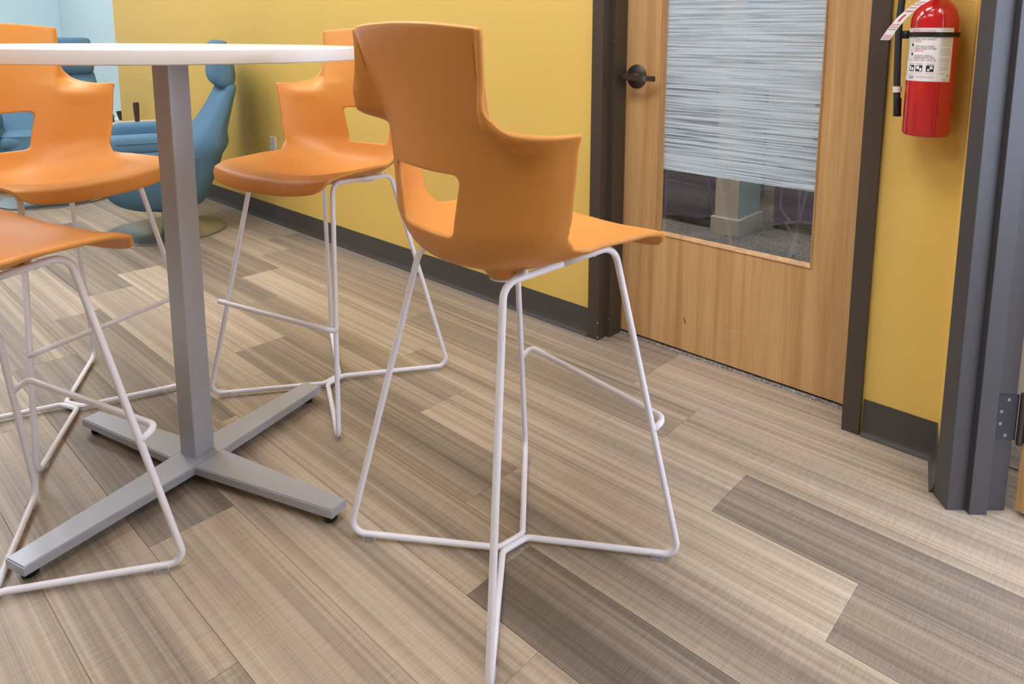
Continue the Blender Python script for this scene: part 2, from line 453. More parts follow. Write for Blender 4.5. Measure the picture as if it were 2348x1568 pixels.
# wall behind the camera; right wall with a wide window
struct(obj('wall_front', box_bm(XL, XR, YF-0.12, YF, 0, CEIL), 'wall_white'), 'white wall behind the camera')
WY0, WY1, WZ0, WZ1 = -0.4, 3.6, 0.3, 2.45
bm = bmesh.new()
for a in ((YF, 5.6, 0, WZ0), (YF, 5.6, WZ1, CEIL), (YF, WY0, WZ0, WZ1), (WY1, 5.6, WZ0, WZ1)):
    box_bm(XR, XR+.12, a[0], a[1], a[2], a[3], bm=bm)
struct(obj('wall_right', bm, 'wall_white'), 'white wall with a wide window')
bm = bmesh.new()
for k in range(5):
    yy = WY0+(WY1-WY0)*k/4; box_bm(XR+.03, XR+.08, max(WY0, yy-.025), min(WY1, yy+.025), WZ0, WZ1, bm=bm)
for zz in (WZ0, WZ1-.05): box_bm(XR+.03, XR+.08, WY0, WY1, zz, zz+.05, bm=bm)
w = struct(obj('window_1', bm, 'trim_white'), 'wide window frame')
obj('window_pane', box_bm(XR+.052, XR+.058, WY0, WY1, WZ0, WZ1), 'clear_glass', w)
ld = bpy.data.lights.new('window_portal', 'AREA'); ld.shape = 'RECTANGLE'; ld.size = WY1-WY0; ld.size_y = WZ1-WZ0
ld.cycles.is_portal = True
lo = bpy.data.objects.new('window_portal', ld); col.objects.link(lo); lo.location = (XR+.1, (WY0+WY1)/2, (WZ0+WZ1)/2); lo.rotation_euler = (PI/2, 0, PI/2)
# carpeted room shell
struct(obj('wall_carpet_room', box_bm(-4.2, XR, 5.5, 5.6, 0, CEIL), 'wall_white'), 'far wall of the carpeted room')
struct(obj('wall_carpet_side', box_bm(-4.3, -4.2, 2.06, 5.6, 0, CEIL), 'wall_white'))
struct(obj('wall_divider', prism_bm([(-.299, 2.06), (-.299, 1.932), (-.236, 1.874), (-.215, 1.93), (-.215, 5.5), (-.299, 5.5)], 0, CEIL), 'wall_white'), 'white wall beyond the second door frame')

# cove baseboards
def cove_poly(h=0.106):
    w = WALL_Y
    return [(w, h), (w-.003, h), (w-.0035, .03), (w-.005, .018), (w-.009, .009), (w-.015, .003), (w-.016, 0.0), (w, 0.0)]
def baseboard(name, x0, x1, label):
    o = obj(name, extrude_x(cove_poly(), x0, x1), 'charcoal_rubber'); smooth(o, 40); return struct(o, label)
baseboard('baseboard_back_1', -2.9, DL-0.0505, 'charcoal rubber cove base left of the oak door')
baseboard('baseboard_back_2', -4.9, -2.901, 'charcoal rubber cove base behind the stools')
baseboard('baseboard_back_3', -6.385, -4.901, 'charcoal rubber cove base behind the lounge chairs')
baseboard('baseboard_back_4', DR+0.052, -0.358, 'charcoal rubber cove base under the fire extinguisher')
# base on the return wall
pr = [(-0.358, WALL_Y-.002), (-0.3365, 1.786), (-0.349, 1.784), (-0.3705, WALL_Y-.003)]
bm = bmesh.new()
pts = [(0.0, 0.0), (-0.003, 0.106), (-0.004, 0.03), (-0.009, 0.010), (-0.015, 0.0)]
a0 = Vector((-0.358, WALL_Y-.004)); a1 = Vector((-0.3225, 1.7850)); nrm = Vector((-(a1-a0).y, (a1-a0).x)).normalized()
if nrm.x > 0: nrm = -nrm
prof = [(0, .106), (.003, .106), (.0035, .03), (.006, .018), (.010, .008), (.015, 0), (0, 0)]
ra = [bm.verts.new((a0.x+nrm.x*d, a0.y+nrm.y*d, z)) for d, z in prof]; rb = [bm.verts.new((a1.x+nrm.x*d, a1.y+nrm.y*d, z)) for d, z in prof]
for i in range(len(prof)): bm.faces.new((ra[i], ra[(i+1) % 7], rb[(i+1) % 7], rb[i]))
bm.faces.new(ra); bm.faces.new(rb[::-1]); bmesh.ops.recalc_face_normals(bm, faces=list(bm.faces))
struct(smooth(obj('baseboard_return', bm, 'charcoal_rubber'), 40), 'charcoal rubber base on the narrow return wall')

# ------------------------------------------------------------------ oak door and its frame
tr = struct(bpy.data.objects.new('trim_1', None), 'dark bronze steel frame around the oak door'); col.objects.link(tr)
def jamb_poly(x, sgn):
    # x = opening edge, sgn = +1 when the opening lies on +x side
    f = 0.048
    return [(x-sgn*f, WALL_Y), (x-sgn*f, FACE_Y), (x, FACE_Y), (x, 1.970), (x+sgn*0.016, 1.970), (x+sgn*0.016, 2.040), (x, 2.040), (x, 2.10), (x-sgn*f, 2.10), (x-sgn*f, 2.06)]
for x, s in ((DL, 1), (DR, -1)):
    obj('jamb', prism_bm(jamb_poly(x, s), 0, 2.18, 0.0012, 2), 'bronze_paint', tr)
bm = bmesh.new(); box_bm(DL, DR, FACE_Y, 2.10, 2.10, 2.18, bm=bm); box_bm(DL+.016, DR-.016, 1.970, 2.04, 2.084, 2.10, bm=bm)
obj('head_jamb', bm, 'bronze_paint', tr)
# strike plate on the left jamb, paint chips
obj('strike_plate', box_bm(DL-.0005, DL+.0012, 2.043, 2.066, .915, 1.01, .001), 'bronze_metal', tr)
for (cx_, cy_, cz_, r_) in ((DL-.0015, FACE_Y+.0008, .075, .0022), (DL-.002, FACE_Y+.0006, .067, .003), (DL+.0155, 1.9700, .073, .002), (DL-.001, FACE_Y+.0006, .012, .003), (DL-.03, FACE_Y, 1.06, .0012), (DL+.0152, 1.9702, 1.085, .0013)):
    b = bmesh.new(); bmesh.ops.create_icosphere(b, subdivisions=2, radius=r_)
    for v in b.verts: v.co = Vector((cx_+v.co.x*.9, cy_+v.co.y*.35, cz_+v.co.z*1.2))
    obj('paint_chip', b, 'chip_white', tr)

GX0, GX1, GZ0, GZ1 = -1.322, -0.757, 0.405, 1.95   # glazed opening incl. bead
LX0, LX1, LZ0, LZ1 = DL+.003, DR-.003, 0.010, 2.095
bm = bmesh.new()
th = 0.044
for a in ((LX0, GX0, LZ0, LZ1), (GX1, LX1, LZ0, LZ1), (GX0, GX1, LZ0, GZ0), (GX0, GX1, GZ1, LZ1)):
    box_bm(a[0], a[1], LEAF_Y, LEAF_Y+th, a[2], a[3], bm=bm)
bmesh.ops.remove_doubles(bm, verts=list(bm.verts), dist=1e-5)
door = struct(obj('door_1', bm, 'oak_veneer'), 'oak veneer door with a tall glazed panel')
gl = obj('glass_pane', box_bm(GX0+.004, GX1-.004, LEAF_Y+.019, LEAF_Y+.025, GZ0+.004, GZ1-.004), 'clear_glass', door)
gl['label'] = 'clear glass pane in the oak door'
# mitred beads
def bead(p, q, inx, inz):
    # straight moulding from p to q (x,z), inner direction (inx,inz)
    b = bmesh.new(); W_ = 0.013
    prof = [(0, -0.0015), (0.004, -0.003), (0.008, 0.004), (W_, 0.017), (W_, 0.019), (0, 0.019)]
    d = Vector((q[0]-p[0], q[1]-p[1])).normalized()
    ra = []; rb = []
    for w, y in prof:
        ra.append(b.verts.new((p[0]+inx*w+d.x*w, LEAF_Y+y, p[1]+inz*w+d.y*w)))
        rb.append(b.verts.new((q[0]+inx*w-d.x*w, LEAF_Y+y, q[1]+inz*w-d.y*w)))
    n = len(prof)
    for i in range(n): b.faces.new((ra[i], ra[(i+1) % n], rb[(i+1) % n], rb[i]))
    b.faces.new(ra); b.faces.new(rb[::-1]); bmesh.ops.recalc_face_normals(b, faces=list(b.faces))
    obj('glazing_bead', b, 'oak_bead', door)
bead((GX0, GZ0), (GX1, GZ0), 0, 1); bead((GX0, GZ1), (GX1, GZ1), 0, -1)
bead((GX0, GZ0), (GX0, GZ1), 1, 0); bead((GX1, GZ0), (GX1, GZ1), -1, 0)
fm = obj('privacy_film', box_bm(GX0+.0135, GX1-.0135, LEAF_Y+.0178, LEAF_Y+.0188, 0.641, GZ1-.0135), 'privacy_film', door)
fm['label'] = 'white streaked privacy film on the glass'
# lever handle
HX, HZ = -1.420, 0.962
h = obj('door_handle', lathe_bm([(0, .012), (.012, .012), (.015, .0115), (.021, .0105), (.036, .0065), (.0415, .003), (.0425, 0), (0, 0)], 56, 'y'), 'bronze_metal', door, (HX, LEAF_Y, HZ)); smooth(h, 35)
h['label'] = 'dark bronze lever handle'
smooth(obj('neck', lathe_bm([(0, .052), (.0095, .052), (.0105, .05), (.0105, .02), (.014, .016), (.014, .010)], 32, 'y'), 'bronze_metal', h), 40)
path = fillet_path([(-.014, -.052, 0), (.055, -.052, -.003), (.068, -.036, -.003), (.100, -.036, -.003)], [0, .014, .014, 0], 5)
b = bmesh.new()
sec = [(-.0045, -.0105), (.0045, -.0105), (.0045, .0105), (-.0045, .0105)]
rings = []
for i, p in enumerate(path):
    t = (path[min(i+1, len(path)-1)]-path[max(i-1, 0)]).normalized(); nn = Vector((t.y, -t.x, 0)).normalized()
    sc_ = 1.0 if p.x < .05 else 0.86
    rings.append([b.verts.new(p+nn*u+Vector((0, 0, w*sc_))) for u, w in sec])
for a, c in zip(rings[:-1], rings[1:]):
    for k in range(4): b.faces.new((a[k], a[(k+1) % 4], c[(k+1) % 4], c[k]))
b.faces.new(rings[0][::-1]); b.faces.new(rings[-1]); bmesh.ops.recalc_face_normals(b, faces=list(b.faces))
bmesh.ops.bevel(b, geom=[e for e in b.edges if e.calc_face_angle(0) > 0.6], offset=.0015, segments=2, affect='EDGES')
lv = smooth(obj('lever', b, 'bronze_metal', h), 40)
b = lathe_bm([(0, .0575), (.009, .0575), (.0112, .055), (.0112, .049), (.009, .0465), (0, .0465)], 32, 'y')
for v in b.verts: v.co.x -= .014
smooth(obj('lever_knob', b, 'bronze_metal', h), 40)
# scuffs on the door
for (x, z, lx, lz, rot, mt) in ((-1.19, .118, .0022, .013, -.35, 'dark_walnut'), (-1.0, .135, .05, .0005, -.12, 'chip_white')):
    b = bmesh.new(); bmesh.ops.create_icosphere(b, subdivisions=2, radius=1)
    for v in b.verts: v.co = Vector((v.co.x*lx, v.co.y*.0004, v.co.z*lz))
    o = obj('scuff_mark', b, mt, door, (x, LEAF_Y, z)); o.rotation_euler = (0, rot, 0)

# ------------------------------------------------------------------ second door frame (right edge)
tr2 = struct(bpy.data.objects.new('trim_2', None), 'dark grey steel door frame at the right edge'); col.objects.link(tr2)
dep = [(.010, .010), (.010, 0), (.067, 0), (.067, .044), (.083, .044), (.083, .086), (.067, .086), (.067, .138), (.0, .138), (0, .128), (.0, .03)]
jb = obj('jamb', prism_bm([fe(a, b) for a, b in dep], 0, 2.18, 0.0015, 2), 'grey_paint', tr2)
obj('head_jamb', prism_bm([fe(.067, 0), fe(1.0, 0), fe(1.0, .138), fe(.067, .138)], 2.12, 2.18), 'grey_paint', tr2)
obj('jamb', prism_bm([fe(1.0, 0), fe(1.067, 0), fe(1.067, .138), fe(1.0, .138)], 0, 2.18, .0015), 'grey_paint', tr2)
struct(obj('wall_diagonal', prism_bm([fe(1.03, .012), fe(3.62, .012), fe(3.62, .128), fe(1.03, .128)], 0, CEIL), 'wall_yellow'), 'yellow angled wall right of the second doorway')
struct(obj('wall_lintel', prism_bm([fe(0.0, .012), fe(1.03, .012), fe(1.03, .128), fe(0.0, .128)], 2.18, CEIL), 'wall_yellow'), 'yellow wall above the second doorway')
# hinge
hg = obj('hinge', prism_bm([fe(.067, .094), fe(.0695, .094), fe(.0695, .142), fe(.067, .142)], .181, .294), 'hinge_metal', tr2)
for e2_, z in ((.119, .281), (.104, .252), (.104, .222), (.118, .193)):
    q = fe(.0695, e2_)
    b = lathe_bm([(0, .0009), (.0022, .0008), (.0042, .0004), (.0044, -.0004), (0, -.0004)], 20)
    o = obj('screw', b, 'screw_metal', hg)
    o.matrix_local = Matrix.Translation((q[0], q[1], z)) @ Matrix(((E2.x, 0, E1.x, 0), (E2.y, 0, E1.y, 0), (0, 1, 0, 0), (0, 0, 0, 1)))
kq = fe(.0745, .149)
prof = [(0, .172)]
zs = [.172, .1745, .1965, .1985, .2185, .2205, .2535, .2555, .2755, .2775, .298, .300]
kb = lathe_bm([(0, .1715), (.0055, .1720), (.0068, .1745), (.0068, .1965), (.0062, .197), (.0062, .1978), (.0068, .1985), (.0068, .2195), (.0062, .22), (.0062, .2208), (.0068, .2213), (.0068, .2530), (.0062, .2535), (.0062, .2543), (.0068, .2548), (.0068, .2755), (.0062, .276), (.0062, .2768), (.0068, .2775), (.0068, .2975), (.0055, .300), (0, .3005)], 28)
smooth(obj('hinge_knuckle', kb, 'bronze_metal', hg, (kq[0], kq[1], 0)), 40)
# open leaf, swung away into the next room
d2 = Vector((0.42, 0.907)); n2 = Vector((d2.y, -d2.x))
k0 = Vector(kq)+n2*0.004+d2*0.004
lf = [k0, k0+d2*.86, k0+d2*.86+n2*.044, k0+n2*.044]
door2 = struct(obj('door_2', prism_bm([(p.x, p.y) for p in lf], .012, 2.1, .001), 'oak_veneer'), 'open oak door at the right edge')
obj('hinge_plate', prism_bm([tuple(k0+n2*.002-d2*.0025), tuple(k0+n2*.034-d2*.0025), tuple(k0+n2*.034), tuple(k0+n2*.002)], .181, .294), 'hinge_metal', door2)
struct(obj('floor_hall', box_bm(-.36, XR, 2.0302, 5.5, -.02, 0.0035), 'vinyl_plank'), 'plank floor beyond the second door frame')
bpy.data.objects['floor_hall']['tone'] = 0.35

# ------------------------------------------------------------------ carpeted room seen through the glass
pil = struct(obj('pillar', box_bm(-1.868, -1.728, 3.506, 3.78, 0, CEIL), 'wall_teal'), 'pale pillar with teal side seen through the door glass')
obj('pillar_face', box_bm(-1.868, -1.728, 3.500, 3.506, 0, CEIL), 'trim_white', pil)
bm = bmesh.new(); box_bm(-1.885, -1.711, 3.483, 3.797, 0.002, 0.100, .003, bm=bm)
obj('pillar_base', bm, 'trim_white', pil)
def sofa(x0, x1, y0, y1, label):
    t = thing('sofa', label, 'sofa', ((x0+x1)/2, (y0+y1)/2, 0.002), 0, 'navy sofas in the carpeted room')
    w, dd = (x1-x0)/2, (y1-y0)/2
    soft_box('base', -w, w, -dd, dd, .04, .30, .03, 'navy_fabric', t)
    soft_box('cushion', -w+.02, w-.02, -dd-.01, dd-.12, .30, .46, .04, 'navy_fabric', t)
    soft_box('backrest', -w, w, dd-.16, dd, .30, .85, .04, 'navy_fabric', t)
    for sx in (-1, 1):
        for sy in (-1, 1):
            obj('foot', box_bm(sx*(w-.06)-.02, sx*(w-.06)+.02, sy*(dd-.06)-.02, sy*(dd-.06)+.02, 0, .042), 'black_plastic', t)
sofa(-3.3, -1.93, 3.56, 4.3, 'dark navy sofa behind the glass, left of the pale pillar')
sofa(-1.66, -0.45, 3.80, 4.5, 'dark navy sofa behind the glass, right of the pale pillar')

# ------------------------------------------------------------------ bar stool
SHELL_TH = 0.0105
A_OLD = np.array([0, .06, .115, .16, .19, .22, .26, .30])
A_COLS = np.array([0, .06, .115, .15, .168, .186, .22, .26, .30])
def rowv(x, y, z):          # rows given on the coarse columns
    q = np.array([x, y, z], float)
    out = np.zeros((len(A_COLS), 3))
    W_ = hermite_w(A_OLD, A_COLS)
    for k in range(3): out[:, k] = W_ @ q[k]
    return out
def rowf(x, y, z): return np.array([x, y, z], float).T      # rows given on the fine columns
def hermite_w(kn, x):
    "linear weights of a three-point-tangent cubic Hermite spline"
    n = len(kn); h_ = np.diff(kn); Mm = np.zeros((n, n))
    for i in range(1, n-1):
        a, b_ = h_[i-1], h_[i]
        Mm[i, i+1] += a/b_/(a+b_); Mm[i, i] += -a/b_/(a+b_)+b_/a/(a+b_); Mm[i, i-1] += -b_/a/(a+b_)
    Mm[0, 0], Mm[0, 1] = -1/h_[0], 1/h_[0]; Mm[-1, -1], Mm[-1, -2] = 1/h_[-1], -1/h_[-1]
    x = np.asarray(x, float); i = np.clip(np.searchsorted(kn, x)-1, 0, n-2); hh = h_[i]; t = (x-kn[i])/hh
    W_ = np.zeros((len(x), n)); r_ = np.arange(len(x))
    lo, hi = t < 0, t > 1; tc = np.clip(t, 0, 1)
    h00 = 2*tc**3-3*tc**2+1; h10 = tc**3-2*tc**2+tc; h01 = -2*tc**3+3*tc**2; h11 = tc**3-tc**2
    W_[r_, i] += h00; W_[r_, i+1] += h01
    W_ += (h10*hh)[:, None]*Mm[i]+(h11*hh)[:, None]*Mm[i+1]
    W_ += np.where(lo, t*hh, 0)[:, None]*Mm[i]+np.where(hi, (t-1)*hh, 0)[:, None]*Mm[i+1]
    return W_
XA = A_OLD
ROWD = [
 ('lip0', rowv(XA, [.2455, .2455, .244, .240, .235, .226, .212, .195], [.668, .669, .673, .679, .685, .692, .70, .71])),
 ('lip1', rowv(XA, [.2375, .2375, .236, .2325, .228, .220, .208, .195], [.684, .685, .6885, .694, .699, .704, .711, .72])),
 ('lip2', rowv(XA, [.2270, .2270, .2255, .223, .219, .2125, .204, .195], [.7000, .7005, .7035, .708, .712, .7155, .72, .725])),
 ('lip3', rowv(XA, [.2130, .2130, .212, .210, .207, .202, .196, .19], [.7055, .7060, .709, .7135, .717, .7195, .724, .728])),
 ('s1', rowv(XA, [.17]*8, [.7055, .707, .712, .7185, .7225, .726, .732, .738])),
 ('s2', rowv(XA, [.10]*8, [.691, .694, .702, .713, .721, .728, .738, .748])),
 ('s3', rowv(XA, [.02, .02, .022, .025, .028, .032, .038, .04], [.671, .676, .688, .704, .716, .728, .746, .765])),
 ('s4', rowv(XA, [-.06, -.058, -.050, -.036, -.024, -.010, .005, .02], [.665, .669, .681, .698, .711, .726, .748, .77])),
 ('s5', rowv([0, .06, .114, .157, .185, .211, .238, .262], [-.125, -.121, -.108, -.086, -.067, -.044, -.022, 0], [.679, .683, .692, .706, .718, .731, .752, .772])),
 ('b0', rowv([0, .06, .113, .155, .181, .205, .226, .236], [-.170, -.166, -.152, -.130, -.110, -.088, -.058, -.028], [.704, .707, .714, .724, .733, .742, .757, .772])),
 ('b1', rowv([0, .06, .113, .154, .179, .202, .226, .238], [-.188, -.184, -.171, -.152, -.134, -.114, -.082, -.046], [.748, .748, .750, .753, .757, .762, .770, .782])),
 ('b2', rowv([0, .06, .113, .155, .180, .205, .232, .249], [-.193, -.189, -.177, -.158, -.141, -.122, -.091, -.056], [.805, .805, .805, .806, .808, .810, .814, .820])),
 ('b3', rowv([0, .06, .113, .156, .183, .208, .237, .257], [-.196, -.192, -.180, -.162, -.145, -.126, -.095, -.060], [.865, .865, .865, .865, .866, .867, .869, .872])),
 ('b4', rowv([0, .06, .114, .158, .185, .211, .241, .262], [-.199, -.195, -.184, -.167, -.150, -.130, -.098, -.062], [.920, .920, .920, .920, .920, .920, .920, .922])),
 ('b5', rowf([0, .06, .1145, .1520, .170, .189, .2150, .2440, .2645], [-.201, -.1975, -.187, -.174, -.168, -.163, -.150, -.108, -.0622], [.9415, .9415, .941, .9395, .938, .936, .934, .934, .934])),
 ('u0', rowf([0, .06, .116, .155, .1725, .190, .2210, .2490, .2650], [-.2035, -.2005, -.1915, -.181, -.1755, -.1855, -.2040, -.120, -.0625], [.961, .961, .960, .958, .957, .956, .954, .945, .945])),
 ('u0b', rowf([0, .0602, .1165, .1570, .1760, .1925, .2180, .2450, .2630], [-.2058, -.2028, -.1950, -.1855, -.1805, -.1900, -.2110, -.145, -.075], [.977, .977, .976, .974, .973, .972, .970, .963, .963])),
 ('u1', rowf([0, .061, .118, .163, .1870, .198, .2160, .24, .26], [-.2145, -.2125, -.2075, -.2015, -.1970, -.2030, -.2145, -.23, -.24], [1.03, 1.03, 1.029, 1.0285, 1.028, 1.0275, 1.026, 1.02, 1.01])),
 ('u2', rowf([0, .065, .128, .174, .2000, .2055, .2125, .225, .24], [-.236, -.235, -.2315, -.2255, -.2155, -.2150, -.2145, -.215, -.215], [1.119, 1.118, 1.1155, 1.112, 1.109, 1.108, 1.106, 1.10, 1.09])),
]
ROWS = [r for _, r in ROWD]; RID = {n_: i for i, (n_, _) in enumerate(ROWD)}
CTRL = np.array(ROWS)                                   # rows x cols x 3
CT = np.concatenate([CTRL[:, :0:-1]*[-1, 1, 1], CTRL], axis=1)
A_FULL = np.concatenate([-A_COLS[:0:-1], A_COLS])
_mid = CTRL[:, 2]
V_ROWS = np.concatenate([[0], np.cumsum(np.linalg.norm(np.diff(_mid, axis=0), axis=1))])
def S(av):
    av = np.asarray(av)
    wa = hermite_w(A_FULL, av[:, 0]); wv = hermite_w(V_ROWS, av[:, 1])
    return np.einsum('nr,nc,rck->nk', wv, wa, CT)
def vr(r):
    return float(np.interp(r, np.arange(len(V_ROWS)), V_ROWS))
R9 = RID
half = [(0.2150, R9['lip0'], .035), (0.2265, R9['s1'], .05), (0.2275, R9['s5']-.15, .042), (0.281, R9['b0']+.75, .03), (0.291, R9['b1']+.4, .05), (0.296, R9['b3'], .05), (0.300, R9['b5']+.50, .003),
        (0.2500, R9['b5']+.62, .03), (0.2280, R9['u0']+.02, .02), (0.2205, R9['u0b']+.20, .03), (0.2195, R9['u1'], .03), (0.2190, R9['u2'], .014)]
pts2 = [(a, vr(r)) for a, r, _ in half]; rad2 = [q[2] for q in half]
outline = pts2+[(-a, v) for a, v in pts2[::-1]]
outline = np.array(round_poly(outline, rad2+rad2[::-1], 6))
hole = [(0.084, vr(R9['b1'])), (0.112, vr(R9['b3'])), (-0.112, vr(R9['b3'])), (-0.084, vr(R9['b1']))]
hole = np.array(round_poly(hole, [.020, .016, .016, .020], 6))
def sdf_poly(p, poly):
    a = poly; b_ = np.roll(poly, -1, axis=0); dmin = np.full(len(p), 1e9); ins = np.zeros(len(p), bool)
    for q, r in zip(a, b_):
        e = r-q; w = p-q; t = np.clip((w@e)/(e@e+1e-18), 0, 1); d_ = np.hypot(*(w-t[:, None]*e).T); dmin = np.minimum(dmin, d_)
        c = (q[1] > p[:, 1]) != (r[1] > p[:, 1])
        with np.errstate(divide='ignore', invalid='ignore'):
            xi = q[0]+(p[:, 1]-q[1])*(r[0]-q[0])/(r[1]-q[1])
        ins ^= c & (p[:, 0] < xi)
    return np.where(ins, dmin, -dmin)
def sdf(p): return np.minimum(sdf_poly(p, outline), -sdf_poly(p, hole))
def build_shell():
    H_ = 0.0056
    ga = np.arange(-0.3136, 0.3137, H_); gv = np.arange(-0.0056, V_ROWS[-1]+0.012, H_)
    na, nv = len(ga), len(gv)
    G = np.array([(a, v) for v in gv for a in ga]); s_ = sdf(G)
    near = np.abs(s_) < 0.36*H_
    e_ = 1e-4
    gx = (sdf(G[near]+[e_, 0])-sdf(G[near]-[e_, 0]))/(2*e_); gy = (sdf(G[near]+[0, e_])-sdf(G[near]-[0, e_]))/(2*e_)
    nrm_ = np.maximum(np.hypot(gx, gy), 0.3)
    G[near] -= np.c_[gx, gy]*(s_[near]/nrm_**2)[:, None]
    s_[near] = 0
    pts = [tuple(g) for g in G]; cut = {}; tris = []
    def cutv(i, j):
        k = (min(i, j), max(i, j))
        if k not in cut:
            t = s_[i]/(s_[i]-s_[j]); cut[k] = len(pts); pts.append(tuple(G[i]+(G[j]-G[i])*t))
        return cut[k]
    for r in range(nv-1):
        for c in range(na-1):
            q = r*na+c
            quad = (q, q+1, q+na+1, q+na)
            if (s_[list(quad)] < 0).all() or (s_[list(quad)] <= 0).all(): continue
            for t in ((quad[0], quad[1], quad[2]), (quad[0], quad[2], quad[3])):
                poly = []
                for k in range(3):
                    i, j = t[k], t[(k+1) % 3]
                    if s_[i] >= 0: poly.append(i)
                    if s_[i]*s_[j] < 0: poly.append(cutv(i, j))
                if len(poly) >= 3 and max(s_[i] if i < len(s_) else 0 for i in poly) > 0:
                    for k in range(1, len(poly)-1): tris.append((poly[0], poly[k], poly[k+1]))
    used = sorted({i for t in tris for i in t}); mp = {u: k for k, u in enumerate(used)}
    D_ = np.array([pts[u] for u in used]); T_ = [tuple(mp[i] for i in t) for t in tris]
    n = len(D_); X = S(D_); e_ = 2e-3
    da = S(D_+[e_, 0])-S(D_-[e_, 0]); dv = S(D_+[0, e_])-S(D_-[0, e_])
    nm = -np.cross(da, dv); nm /= np.linalg.norm(nm, axis=1)[:, None]
    # boundary edges
    cnt = {}
    for t in T_:
        for k in range(3):
            a, b_ = t[k], t[(k+1) % 3]; cnt[(a, b_)] = 1
    bnd = [(a, b_) for (a, b_) in cnt if (b_, a) not in cnt]
    out = np.zeros_like(X)
    for a, b_ in bnd:
        ed = X[b_]-X[a]; o_ = np.cross(ed, nm[a])
        out[a] += o_; out[b_] += o_
    bi = sorted({i for e in bnd for i in e})
    # orient outwards using the flat domain
    step = 1e-3
    ln = np.linalg.norm(out, axis=1); ok = ln > 1e-12; out[ok] /= ln[ok][:, None]
    # sign: compare with centroid of an adjacent triangle
    adj = {}
    for t in T_:
        for i in t: adj.setdefault(i, t)
    sgn = 0
    for i in bi[:200]:
        cc = X[list(adj[i])].mean(0); sgn += np.sign((X[i]-cc)@out[i])
    if sgn < 0: out = -out
    th_ = SHELL_TH
    top = X; bot = X-nm*th_
    ring = {}; V = list(map(tuple, top))+list(map(tuple, bot))
    def addring(f, o_):
        idx = {}
        for i in bi:
            idx[i] = len(V); V.append(tuple(X[i]-nm[i]*th_*f+out[i]*o_))
        return idx
    r1 = addring(0.10, 0.0020); r2 = addring(0.45, 0.0034); r3 = addring(0.86, 0.0020)
    Fc = []
    # triangle winding so that top faces along +nm
    t0 = T_[0]; w = np.cross(X[t0[1]]-X[t0[0]], X[t0[2]]-X[t0[0]])@nm[t0[0]]
    for t in T_:
        a, b_, c = t if w > 0 else t[::-1]
        Fc.append((a, b_, c)); Fc.append((n+c, n+b_, n+a))
    for a, b_ in bnd:
        if w < 0: a, b_ = b_, a
        Fc.append((b_, a, r1[a], r1[b_])); Fc.append((r1[b_], r1[a], r2[a], r2[b_])); Fc.append((r2[b_], r2[a], r3[a], r3[b_])); Fc.append((r3[b_], r3[a], n+a, n+b_))
    me = bpy.data.meshes.new('shell'); me.from_pydata(V, [], Fc); me.update()
    me.polygons.foreach_set('use_smooth', [True]*len(me.polygons))
    return me
shell_me = build_shell()

